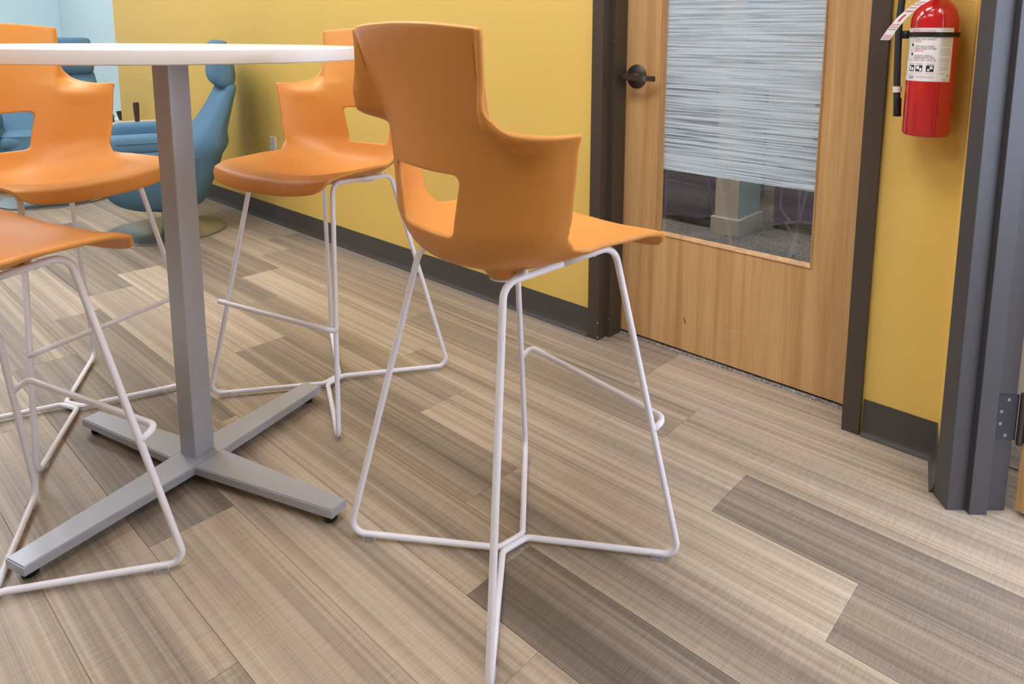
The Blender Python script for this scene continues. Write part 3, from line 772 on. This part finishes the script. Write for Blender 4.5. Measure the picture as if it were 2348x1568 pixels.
_sv = np.array([v.co[:] for v in shell_me.vertices])[:]
_seat = _sv[(_sv[:, 2] < .74)]
def seat_z(x, y):
    d_ = np.hypot(_seat[:, 0]-x, _seat[:, 1]-y); return float(_seat[d_ < .008][:, 2].max())
FW, FD = 0.5224/2, 0.4932/2
ROD = 0.0069
def make_stool():
    t = thing('bar_stool', 'stool', 'stool')
    sh = obj('shell', shell_me, 'orange_plastic', t)
    sh['label'] = 'moulded orange plastic seat and back shell'
    zf = 0.0130
    RT = (.1430, -.1250, .667); FT = (.1600, .1340, .690)
    for s in (-1, 1):
        mid = ((RT[0]+FT[0])/2*s, (RT[1]+FT[1])/2, (RT[2]+FT[2])/2)
        pts = [mid, (s*RT[0], RT[1], RT[2]), (s*FW, -FD, zf), (s*.0070, -.028, zf), (s*.0070, .036, zf), (s*FW, FD, zf), (s*FT[0], FT[1], FT[2]), mid]
        p = fillet_path(pts, [0, .036, .027, .022, .022, .027, .034, 0], 8)
        o = smooth(obj('side_frame', tube_bm(p, ROD, 14), 'white_metal', t)); o['label'] = 'white bent steel rod side frame'
    # footrest
    zw = .297
    lp = lambda z, s: Vector((s*FW, FD, zf)).lerp(Vector((s*FT[0], FT[1], FT[2])), (z-zf)/(FT[2]-zf))
    wl, wr = lp(zw, -1), lp(zw, 1)
    pts = [wl, (wl.x-.003, wl.y+.034, zw+.016), (wr.x+.003, wr.y+.034, zw+.016), wr]
    p = fillet_path(pts, [0, .017, .017, 0], 7)
    o = smooth(obj('footrest', tube_bm(p, ROD, 14), 'white_metal', t)); o['label'] = 'white steel footrest rail'
    # four mounting bosses with plates on the rods
    for sx in (-1, 1):
        for by, zb in ((-.080, .656), (.082, .676)):
            bm = lathe_bm([(0, 1.0), (.044, 1.0), (.043, .010), (.038, .008), (.026, .001), (.022, 0), (0, 0)], 32)
            for v in bm.verts:
                z_ = seat_z(sx*.083+v.co.x, by+v.co.y)-.005-zb
                if v.co.z > .5: v.co.z = z_
                elif v.co.z > .005: v.co.z = min(z_-.0015, max(v.co.z, z_-.009))
            hb = smooth(obj('seat_boss', bm, 'orange_plastic', t, (sx*.083, by, zb)), 50)
            pl = smooth(obj('mount_plate', lathe_bm([(0, .0005), (.026, .0005), (.027, -.0010), (.027, -.0035), (.025, -.0045), (0, -.0045)], 32), 'white_metal', hb), 35)
            rx = .150 if by < 0 else .159
            o = smooth(obj('mount_tab', tube_bm([(sx*.015, 0, -.002), (sx*(rx-.083), 0, .684-zb-.002)], .0045, 10), 'white_metal', hb))
    # clear floor clips
    for sx in (-1, 1):
        for sy in (-1, 1):
            c0 = Vector((sx*FW, sy*FD, zf)); c1 = Vector((sx*.007, sy*.03, zf)); dd = (c1-c0).normalized()
            b = box_bm(-.014, .014, -.0092, .0092, -.0124, .0030, .0022, 2)
            o = obj('floor_clip', b, 'clear_plastic', t, c0+dd*.046); o.rotation_euler = (0, 0, math.atan2(dd.y, dd.x))
    return t
stool = make_stool()
STOOLS = [(-0.9696, 0.9677, -7.68, 'orange bar stool seen from behind, nearest to the oak door'),
          (-1.9093, 1.1141, -166.24, 'orange bar stool between the table and the yellow wall, seat towards the camera'),
          (-2.3420, 0.5148, -68.61, 'orange bar stool behind the white table edge, left of the grey table post'),
          (-1.6226, 0.1777, 15.78, 'orange bar stool cut off by the left picture edge, nearest to the camera')]
for i, (x, y, a, lab) in enumerate(STOOLS):
    o = stool if i == 0 else copy_tree(stool)
    o.location = (x, y, 0); o.rotation_euler = (0, 0, math.radians(a)); o['label'] = lab; o['group'] = 'orange bar stools around the white table'

# ------------------------------------------------------------------ high table
TX, TY, TA = -1.7773, 0.6470, 0.2828
tb = thing('bar_table', 'round white high table on a square grey post with a four-armed base', 'table', (TX, TY, 0), TA)
R_, ZT, TT = 0.4333, 1.0671, 0.0287
smooth(obj('tabletop', lathe_bm([(0, ZT), (R_-.003, ZT), (R_-.0009, ZT-.0009), (R_, ZT-.003), (R_, ZT-TT+.002), (R_-.002, ZT-TT), (0, ZT-TT)], 160), 'table_white', tb), 30)['label'] = 'round white tabletop'
cw = 0.0553/2
smooth(obj('post', box_bm(-cw, cw, -cw, cw, .043, ZT-TT-.006, .004, 3), 'silver_paint', tb), 30)['label'] = 'square silver grey post'
obj('mounting_plate', box_bm(-.14, .14, -.14, .14, ZT-TT-.006, ZT-TT-.0003, .001), 'silver_paint', tb)
BC = (.010, -.010)
zt_ = .0445
def table_leg(ang, L, w0, w1, start=0.0):
    b = prism_bm([(start, -w0/2), (L, -w1/2), (L, w1/2), (start, w0/2)], .024, zt_)
    bmesh.ops.bevel(b, geom=[e for e in b.edges if min(v.co.z for v in e.verts) > zt_-1e-4 and max(v.co.x for v in e.verts) > start+1e-4], offset=.0025, segments=3, affect='EDGES')
    o = smooth(obj('base_leg', b, 'silver_paint', tb, (BC[0], BC[1], 0)), 30); o.rotation_euler = (0, 0, ang)
    gld = obj('levelling_foot', lathe_bm([(0, .026), (.006, .026), (.006, .018), (.0135, .017), (.0155, .015), (.0155, .010), (.0145, .0095), (.0155, .009), (.0155, .003), (.013, 0), (0, 0)], 28), 'black_plastic', o, (L-.026, 0, 0)); smooth(gld, 40)
table_leg(0, .462, .084, .047, .045)
table_leg(PI/2, .398, .094, .062)
table_leg(PI, .425, .084, .047, .045)
table_leg(-PI/2, .412, .094, .062)

# ------------------------------------------------------------------ fire extinguisher
EX, EY = -0.434, 1.872; ER = 0.0535
ex = thing('fire_extinguisher', 'red fire extinguisher with instruction label strapped to the yellow wall', 'extinguisher', (EX, EY, 0))
smooth(obj('tank', lathe_bm([(0, .8665), (ER-.012, .8665), (ER-.004, .869), (ER, .876), (ER, 1.135), (ER-.001, 1.150), (ER-.006, 1.168), (ER-.015, 1.184), (ER-.028, 1.196), (.018, 1.204), (.015, 1.210), (0, 1.210)], 96), 'red_paint', ex), 40)['label'] = 'glossy red tank'
smooth(obj('valve', lathe_bm([(0, 1.26), (.012, 1.26), (.014, 1.24), (.016, 1.212), (.016, 1.205), (0, 1.205)], 32), 'brushed_steel', ex), 40)
obj('lever', box_bm(-.012, .012, -.09, .02, 1.262, 1.27, .002), 'black_plastic', ex)
obj('carry_handle', box_bm(-.012, .012, -.085, .015, 1.236, 1.243, .002), 'black_plastic', ex)
# strap band + clasp
smooth(obj('strap', lathe_bm([(ER+.0006, 1.1065), (ER+.0022, 1.1065), (ER+.0022, 1.1175), (ER+.0006, 1.1175), (ER+.0006, 1.1065)], 96), 'black_plastic', ex), 40)['label'] = 'black strap band'
clasp = obj('clasp', box_bm(-ER-.014, -ER+.004, -.022, .0, 1.102, 1.1215, .002), 'black_plastic', ex)
smooth(obj('clasp_pin', tube_bm([(-ER-.004, -.0235, 1.104), (-ER-.004, -.0235, 1.1195)], .0022, 10), 'hinge_metal', clasp))
obj('wall_bracket', box_bm(-.02, .02, ER-.002, WALL_Y-EY+.0005, .90, 1.17, .002), 'black_plastic', ex)
# hose
hp = fillet_path([(-.016, -.004, 1.232), (-.074, -.010, 1.232), (-.078, -.012, 1.14), (-.074, -.006, 1.00), (-.068, -.004, .912)], [0, .03, .05, .05, 0], 8)
smooth(obj('hose', tube_bm(hp, .0083, 16), 'black_rubber', ex), 60)['label'] = 'black ribbed rubber hose'
smooth(obj('nozzle', tube_bm([(-.0695, -.004, .955), (-.0675, -.004, .909)], .0092, 20), 'black_plastic', ex), 40)
smooth(obj('hose_clip', tube_bm([(-.0725, -.005, .984), (-.0715, -.005, .969)], .0102, 20), 'trim_white', ex), 40)['label'] = 'white hose clip'
# label wrapped on the tank
AZ_CAM = math.atan2(-EY, -EX)              # direction towards the camera
def wrap(s, z, r):                          # s metres along the surface, positive to the right as seen
    a = AZ_CAM+s/ER
    return Vector((r*math.cos(a), r*math.sin(a), z))
LS0, LS1, LZA, LZB = -0.088, 0.046, 1.0015, 1.1275
lbl_r = ER+.0003
b = bmesh.new(); ns = 40
va = [b.verts.new(wrap(LS0+(LS1-LS0)*i/ns, LZA, lbl_r)) for i in range(ns+1)]; vb = [b.verts.new(wrap(LS0+(LS1-LS0)*i/ns, LZB, lbl_r)) for i in range(ns+1)]
for i in range(ns): b.faces.new((va[i], va[i+1], vb[i+1], vb[i]))
lab = smooth(obj('label', b, 'paper_white', ex)); lab['label'] = 'white instruction label'
def wrap_rects(name, rects, mat, r):
    b = bmesh.new()
    for s0, s1, z0, z1 in rects:
        m_ = max(1, int(abs(s1-s0)/.004)); lo = [b.verts.new(wrap(s0+(s1-s0)*i/m_, z0, r)) for i in range(m_+1)]; hi = [b.verts.new(wrap(s0+(s1-s0)*i/m_, z1, r)) for i in range(m_+1)]
        for i in range(m_): b.faces.new((lo[i], lo[i+1], hi[i+1], hi[i]))
    return obj(name, b, mat, lab)
def text_mesh(body, size):
    cu = bpy.data.curves.new('txt', 'FONT'); cu.body = body; cu.size = size; cu.resolution_u = 2
    o = bpy.data.objects.new('txt', cu); col.objects.link(o)
    dg = bpy.context.evaluated_depsgraph_get(); me = bpy.data.meshes.new_from_object(o.evaluated_get(dg))
    bpy.data.objects.remove(o); bpy.data.curves.remove(cu)
    return me
def wrap_text(body, s, z, size, mat, width=None, bold=0.00012):
    me = text_mesh(body, size)
    xs = [v.co.x for v in me.vertices]; w0 = max(xs)-min(xs); k = (width/w0) if width else 1
    b = bmesh.new(); b.from_mesh(me)
    bmesh.ops.triangulate(b, faces=list(b.faces))
    src = [v.co.copy() for v in b.verts]; x0 = min(xs)
    for v in b.verts: v.co = wrap(s+(v.co.x-x0)*k, z+v.co.y, lbl_r+.00025)
    o = obj('printed_text', b, None, lab); o.data.materials.clear(); o.data.materials.append(MATS[mat]); bpy.data.meshes.remove(me)
    return o
C0, C1 = -0.060, 0.014      # centre column of the label
wrap_rects('printed_rule', [(C0-.0015, C0-.0012, LZA+.001, LZB-.001), (C1, C1+.0003, LZA+.001, LZB-.001), (C0-.0015, C1, LZA+.0165, LZA+.0168), (LS0+.001, LS1-.001, LZB-.0014, LZB-.0011), (LS0+.001, LS1-.001, LZA+.0012, LZA+.0015), (LS1-.0015, LS1-.0012, LZA+.001, LZB-.001)], 'ink_grey', lbl_r+.0002)
wrap_text('INSTRUCTIONS', C0+.008, 1.1172, .0095, 'ink_red', .055)
TXL = C0+.0185
for body, z, mt, w in (('HOLD UNIT UPRIGHT.', 1.0985, 'ink_black', .049), ('HALAR.', 1.0935, 'ink_red', .0165),
                       ('START BACK 8 FEET.', 1.0815, 'ink_black', .046), ('AIM AT BASE OF FIRE.', 1.0763, 'ink_black', .050), ('APUNTAR.', 1.0712, 'ink_red', .0225),
                       ('SQUEEZE LEVER &', 1.0592, 'ink_black', .0415), ('SWEEP SIDE TO SIDE.', 1.0542, 'ink_black', .048), ('PRESIONAR Y APLICAR.', 1.0490, 'ink_red', .052)):
    wrap_text(body, TXL, z, .0064, mt, w)
wrap_text('Kidde', C0+.004, 1.0105, .0085, 'ink_black', .017)
wrap_rects('printed_mark', [(C0+.004, C0+.020, 1.0075, 1.0092)], 'ink_black', lbl_r+.0002)
wrap_text('MULTIPURPOSE DRY CHEMICAL', C0+.025, 1.0118, .0028, 'ink_black', .042)
wrap_text('AGENTE QUIMICO SECO MULTIUSO', C0+.025, 1.0085, .0028, 'ink_red', .045)
# pictograms down the left of the column
pics = []; icons = []; red = []
for zc in (1.0985, 1.0765, 1.0545):
    x = C0+.005
    icons += [(x, x+.011, zc+.0048, zc+.0051), (x, x+.0003, zc-.0055, zc+.005), (x+.0108, x+.0111, zc-.0055, zc+.005), (x, x+.011, zc-.0058, zc-.0055), (x+.003, x+.009, zc-.001, zc-.0005), (x+.006, x+.0085, zc+.0003, zc+.0008)]
    if zc < 1.09: pics += [(x+.0025, x+.0085, zc+.0075, zc+.0140)]; red += [(x-.001, x+.0015, zc-.004, zc-.001)]
for k, xx in enumerate((C0+.004, C0+.0245, C0+.049)):
    pics += [(xx, xx+.0165, 1.0245, 1.0395)]; red += [(xx-.001, xx+.0165, 1.0208, 1.0215)]; icons += [(xx, xx+.017, 1.0420, 1.0428)]
for q in pics: wrap_rects('pictogram', [q], 'ink_black', lbl_r+.00018)
wrap_rects('pictogram_outline', icons, 'ink_black', lbl_r+.0003)
for q in red: wrap_rects('pictogram_red', [q], 'ink_red', lbl_r+.0003)
inner = []
for k, xx in enumerate((C0+.004, C0+.0245, C0+.049)):
    inner += ([(xx+.002, xx+.007, 1.027, 1.037), (xx+.009, xx+.0145, 1.0265, 1.034)], [(xx+.002, xx+.009, 1.030, 1.038), (xx+.010, xx+.0148, 1.026, 1.033)], [(xx+.003, xx+.008, 1.0265, 1.031), (xx+.008, xx+.014, 1.031, 1.0375)])[k]
wrap_rects('pictogram_figure', inner, 'paper_white', lbl_r+.0003)
# small print columns
rr = random.Random(3); fine = []
def para(s0, s1, z, n, ind=0):
    for i in range(n):
        zz = z-i*.0027; x = s0
        while x < s1-.002:
            w_ = min(rr.uniform(.002, .006), s1-x); fine.append((x, x+w_, zz, zz+.0009)); x += w_+.0007
        if i == n-1: pass
para(C1+.003, LS1-.003, 1.1225, 1); para(C1+.003, LS1-.003, 1.1035, 8); para(C1+.003, LS1-.003, 1.0785, 7); para(C1+.003, LS1-.004, 1.0560, 4); para(C1+.003, LS1-.006, 1.0435, 2); para(C1+.003, LS1-.004, 1.0360, 4)
para(C1+.003, C1+.016, 1.0215, 2); para(C1+.012, LS1-.003, 1.0075, 2)
para(LS0+.003, C0-.005, 1.098, 9); para(LS0+.003, C0-.005, 1.07, 10); para(LS0+.003, C0-.005, 1.035, 9)
fp = wrap_rects('fine_print', fine, 'ink_grey', lbl_r+.0002); fp['kind'] = 'stuff'
for k, (a, q) in enumerate(((0, 0),)):
    cpts = [(C1+.0245+.0034*math.cos(2*PI*i/24), 1.0165+.0034*math.sin(2*PI*i/24)) for i in range(25)]
    b = bmesh.new(); i0 = [b.verts.new(wrap(x, z, lbl_r+.0003)) for x, z in cpts[:-1]]; i1 = [b.verts.new(wrap(C1+.0245+(x-C1-.0245)*.82, 1.0165+(z-1.0165)*.82, lbl_r+.0003)) for x, z in cpts[:-1]]
    for i in range(24): b.faces.new((i0[i], i0[(i+1) % 24], i1[(i+1) % 24], i1[i]))
    obj('listing_mark', b, 'ink_black', lab)
wrap_text('UL', C1+.0225, 1.0147, .0036, 'ink_black', .004)
# hanging paper tag
tg_pts = [(.028, -.056, 1.215), (.000, -.062, 1.197), (-.030, -.066, 1.178), (-.058, -.068, 1.150), (-.078, -.068, 1.122), (-.0925, -.066, 1.098)]
def tag_strip(name, t0, t1, w0, w1, off, mat, parent):
    b = bmesh.new(); L = []; R = []
    m_ = max(2, int((t1-t0)*40)+1)
    P_ = [Vector(p) for p in tg_pts]
    def at(t):
        t = min(max(t, 0), .9999)*(len(P_)-1); i = int(t); return P_[i].lerp(P_[i+1], t-i)
    for k in range(m_+1):
        t = t0+(t1-t0)*k/m_; p = at(t); d_ = (at(min(t+.05, 1))-at(max(t-.05, 0))).normalized()
        side = Vector((1, 0, 0))
        fr = d_.cross(side).normalized()
        if fr.y > 0: fr = -fr
        sd = Vector((1, 0.12, -.02))
        L.append(b.verts.new(p+sd*w0+fr*off)); R.append(b.verts.new(p+sd*w1+fr*off))
    for k in range(m_): b.faces.new((L[k], R[k], R[k+1], L[k+1]))
    return obj(name, b, mat, parent)
tagp = tag_strip('paper_tag', 0, 1, -.0105, .0105, 0, 'paper_white', ex); tagp['label'] = 'white paper inspection tag'
rows_ = [(.30, .33), (.36, .39), (.42, .44), (.47, .50), (.70, .72), (.74, .76), (.78, .80), (.90, .915), (.93, .945), (.96, .975)]
for a, b_ in rows_:
    tag_strip('tag_print', a, b_, -.0085, .0085, .0004, 'ink_pale_red', tagp)
tag_strip('tag_mark', .54, .66, -.0025, .0025, .0004, 'ink_red', tagp)
smooth(obj('tag_cord', tube_bm([(.028, -.056, 1.213), (.05, -.02, 1.2), (.075, .035, 1.188), (.088, .052, 1.182)], .0007, 8), 'paper_white', ex))

# ------------------------------------------------------------------ wall outlet
ou = thing('wall_outlet', 'small cream wall outlet low on the yellow wall behind a stool', 'outlet', (-3.875, WALL_Y, .455))
obj('cover_plate', box_bm(-.035, .035, -.006, .001, -.057, .057, .003, 2), 'outlet_plastic', ou)
for z in (-.022, .022):
    o = obj('socket', box_bm(-.016, .016, -.0075, -.004, z-.014, z+.014, .003, 2), 'outlet_plastic', ou)
    for dx in (-.006, .006): obj('slot', box_bm(dx-.001, dx+.001, -.0082, -.007, z-.004, z+.005), 'dark_walnut', o)

# ------------------------------------------------------------------ blue lounge chairs
def superloft(name, secs, mat, parent, n=40, cap=True, p=2.6):
    "secs: (fc, fh, xh, z): rounded sections stacked in z; f = forward (+y), x lateral"
    b = bmesh.new(); rings = []
    q_ = np.array(secs, float); ks = np.arange(len(q_), dtype=float)
    secs = [tuple(r) for r in hermite_w(ks, np.linspace(0, len(q_)-1, (len(q_)-1)*4+1)) @ q_]
    for fc, fh, xh, z, tilt in secs:
        ring = []
        for i in range(n):
            a = 2*PI*i/n; c, s = math.cos(a), math.sin(a)
            x = math.copysign(abs(c)**(2/p), c)*xh; f = math.copysign(abs(s)**(2/p), s)*fh
            ring.append(b.verts.new((x, fc+f, z+tilt*f)))
        rings.append(ring)
    for A_, B_ in zip(rings[:-1], rings[1:]):
        for i in range(n): b.faces.new((A_[i], A_[(i+1) % n], B_[(i+1) % n], B_[i]))
    if cap: b.faces.new(rings[0][::-1]); b.faces.new(rings[-1])
    bmesh.ops.recalc_face_normals(b, faces=list(b.faces))
    return smooth(obj(name, b, mat, parent), 60)
def make_lounge():
    t = thing('lounge_chair', 'lounge', 'lounge chair')
    superloft('seat_shell', [(-.04, .10, .16, .140, 0), (.0, .20, .24, .175, 0), (.02, .25, .29, .24, 0), (.0, .275, .325, .34, 0), (-.02, .285, .345, .44, 0), (-.02, .284, .348, .46, 0), (-.02, .26, .32, .465, 0)], 'blue_fabric', t)
    superloft('backrest', [(-.06, .10, .20, .165, 0), (-.10, .12, .26, .24, 0), (-.16, .122, .31, .41, 0), (-.215, .115, .335, .50, 0), (-.24, .088, .33, .57, 0), (-.282, .066, .31, .66, 0), (-.322, .050, .292, .757, 0), (-.342, .042, .282, .81, 0), (-.342, .022, .265, .832, 0)], 'blue_fabric', t, p=3.2)
    superloft('headrest', [(-.330, .020, .24, .795, 0), (-.322, .050, .275, .82, 0), (-.318, .066, .285, .86, 0), (-.316, .064, .285, .93, 0), (-.312, .052, .28, 1.00, 0), (-.312, .042, .272, 1.04, 0), (-.312, .030, .262, 1.055, 0), (-.312, .012, .24, 1.061, 0)], 'blue_fabric', t, p=3.4)
    soft_box('seat_cushion', -.24, .24, -.19, .255, .38, .455, .035, 'blue_fabric', t)
    for s in (-1, 1):
        o = soft_box('armrest', s*.295-.062, s*.295+.062, -.12, .235, .488, .585, .04, 'blue_fabric', t, 5)
        soft_box('arm_rim', s*.30-.07, s*.30+.05, -.12, .25, .448, .498, .02, 'blue_fabric', t, 4)
        p = [(s*.295-.0605, -.19, .545), (s*.295-.0605, .20, .545)]
        smooth(obj('piping', tube_bm([(s*.358, -.09, .548), (s*.358, .19, .548)], .003, 8), 'blue_fabric', o))
    smooth(obj('pedestal', lathe_bm([(0, .15), (.022, .15), (.022, .03), (.03, .016), (.03, .012), (0, .012)], 32), 'brushed_steel', t), 40)
    smooth(obj('base_plate', lathe_bm([(0, .014), (.295, .012), (.303, .008), (.303, .003), (.30, 0), (0, 0)], 96), 'brushed_steel', t), 30)['label'] = 'flat round steel base plate'
    return t
v1 = Vector((-4.17, 1.44)).normalized(); rt = Vector((v1.y, -v1.x))   # right of view
lc = make_lounge()
face = -rt
lc.location = (-4.17, 1.44, 0); lc.rotation_euler = (0, 0, math.atan2(face.y, face.x)-PI/2)
lc['label'] = 'blue upholstered lounge chair in profile behind the table post, back to the yellow wall'; lc['group'] = 'blue lounge chairs on round steel bases'
lc2 = copy_tree(lc)
lc2.location = (-5.50, 1.24, 0); lc2.rotation_euler = (0, 0, math.radians(-14)-PI/2)
lc2['label'] = 'blue upholstered lounge chair farthest left, facing the camera behind a bar stool'

# small side table with wooden peg
stb = thing('side_table', 'low beige round side table between the blue lounge chairs', 'side table', (-4.98, 1.62, 0))
smooth(obj('table_top', lathe_bm([(0, .52), (.205, .52), (.21, .515), (.21, .505), (.20, .50), (0, .50)], 64), 'beige_laminate', stb), 30)
smooth(obj('pedestal', lathe_bm([(0, .5), (.02, .5), (.02, .012), (0, .012)], 28), 'brushed_steel', stb), 40)
smooth(obj('base_plate', lathe_bm([(0, .012), (.15, .010), (.155, .005), (.155, 0), (0, 0)], 48), 'brushed_steel', stb), 30)
pg = lathe_bm([(0, .66), (.014, .66), (.017, .655), (.0175, .63), (.0125, .525), (.0115, .5205), (0, .5205)], 24)
tag(smooth(obj('wooden_peg', pg, 'dark_walnut', None, (-4.95, 1.585, 0)), 40), 'dark brown wooden peg standing on the beige side table', 'peg')
# window sill and object at the far end
struct(obj('trim_3', box_bm(XL, -6.4, 1.96, 2.069, 0, .37, .004), 'trim_white'), 'white ledge along the pale blue wall')
bw = thing('bowl', 'small dark bowl on the white ledge beside the yellow wall end', 'bowl', (-6.60, 2.012, .37))
smooth(obj('bowl_body', lathe_bm([(0, 0), (.028, 0), (.034, .006), (.050, .075), (.047, .075), (.030, .010), (0, .008)], 36), 'dark_walnut', bw), 40)
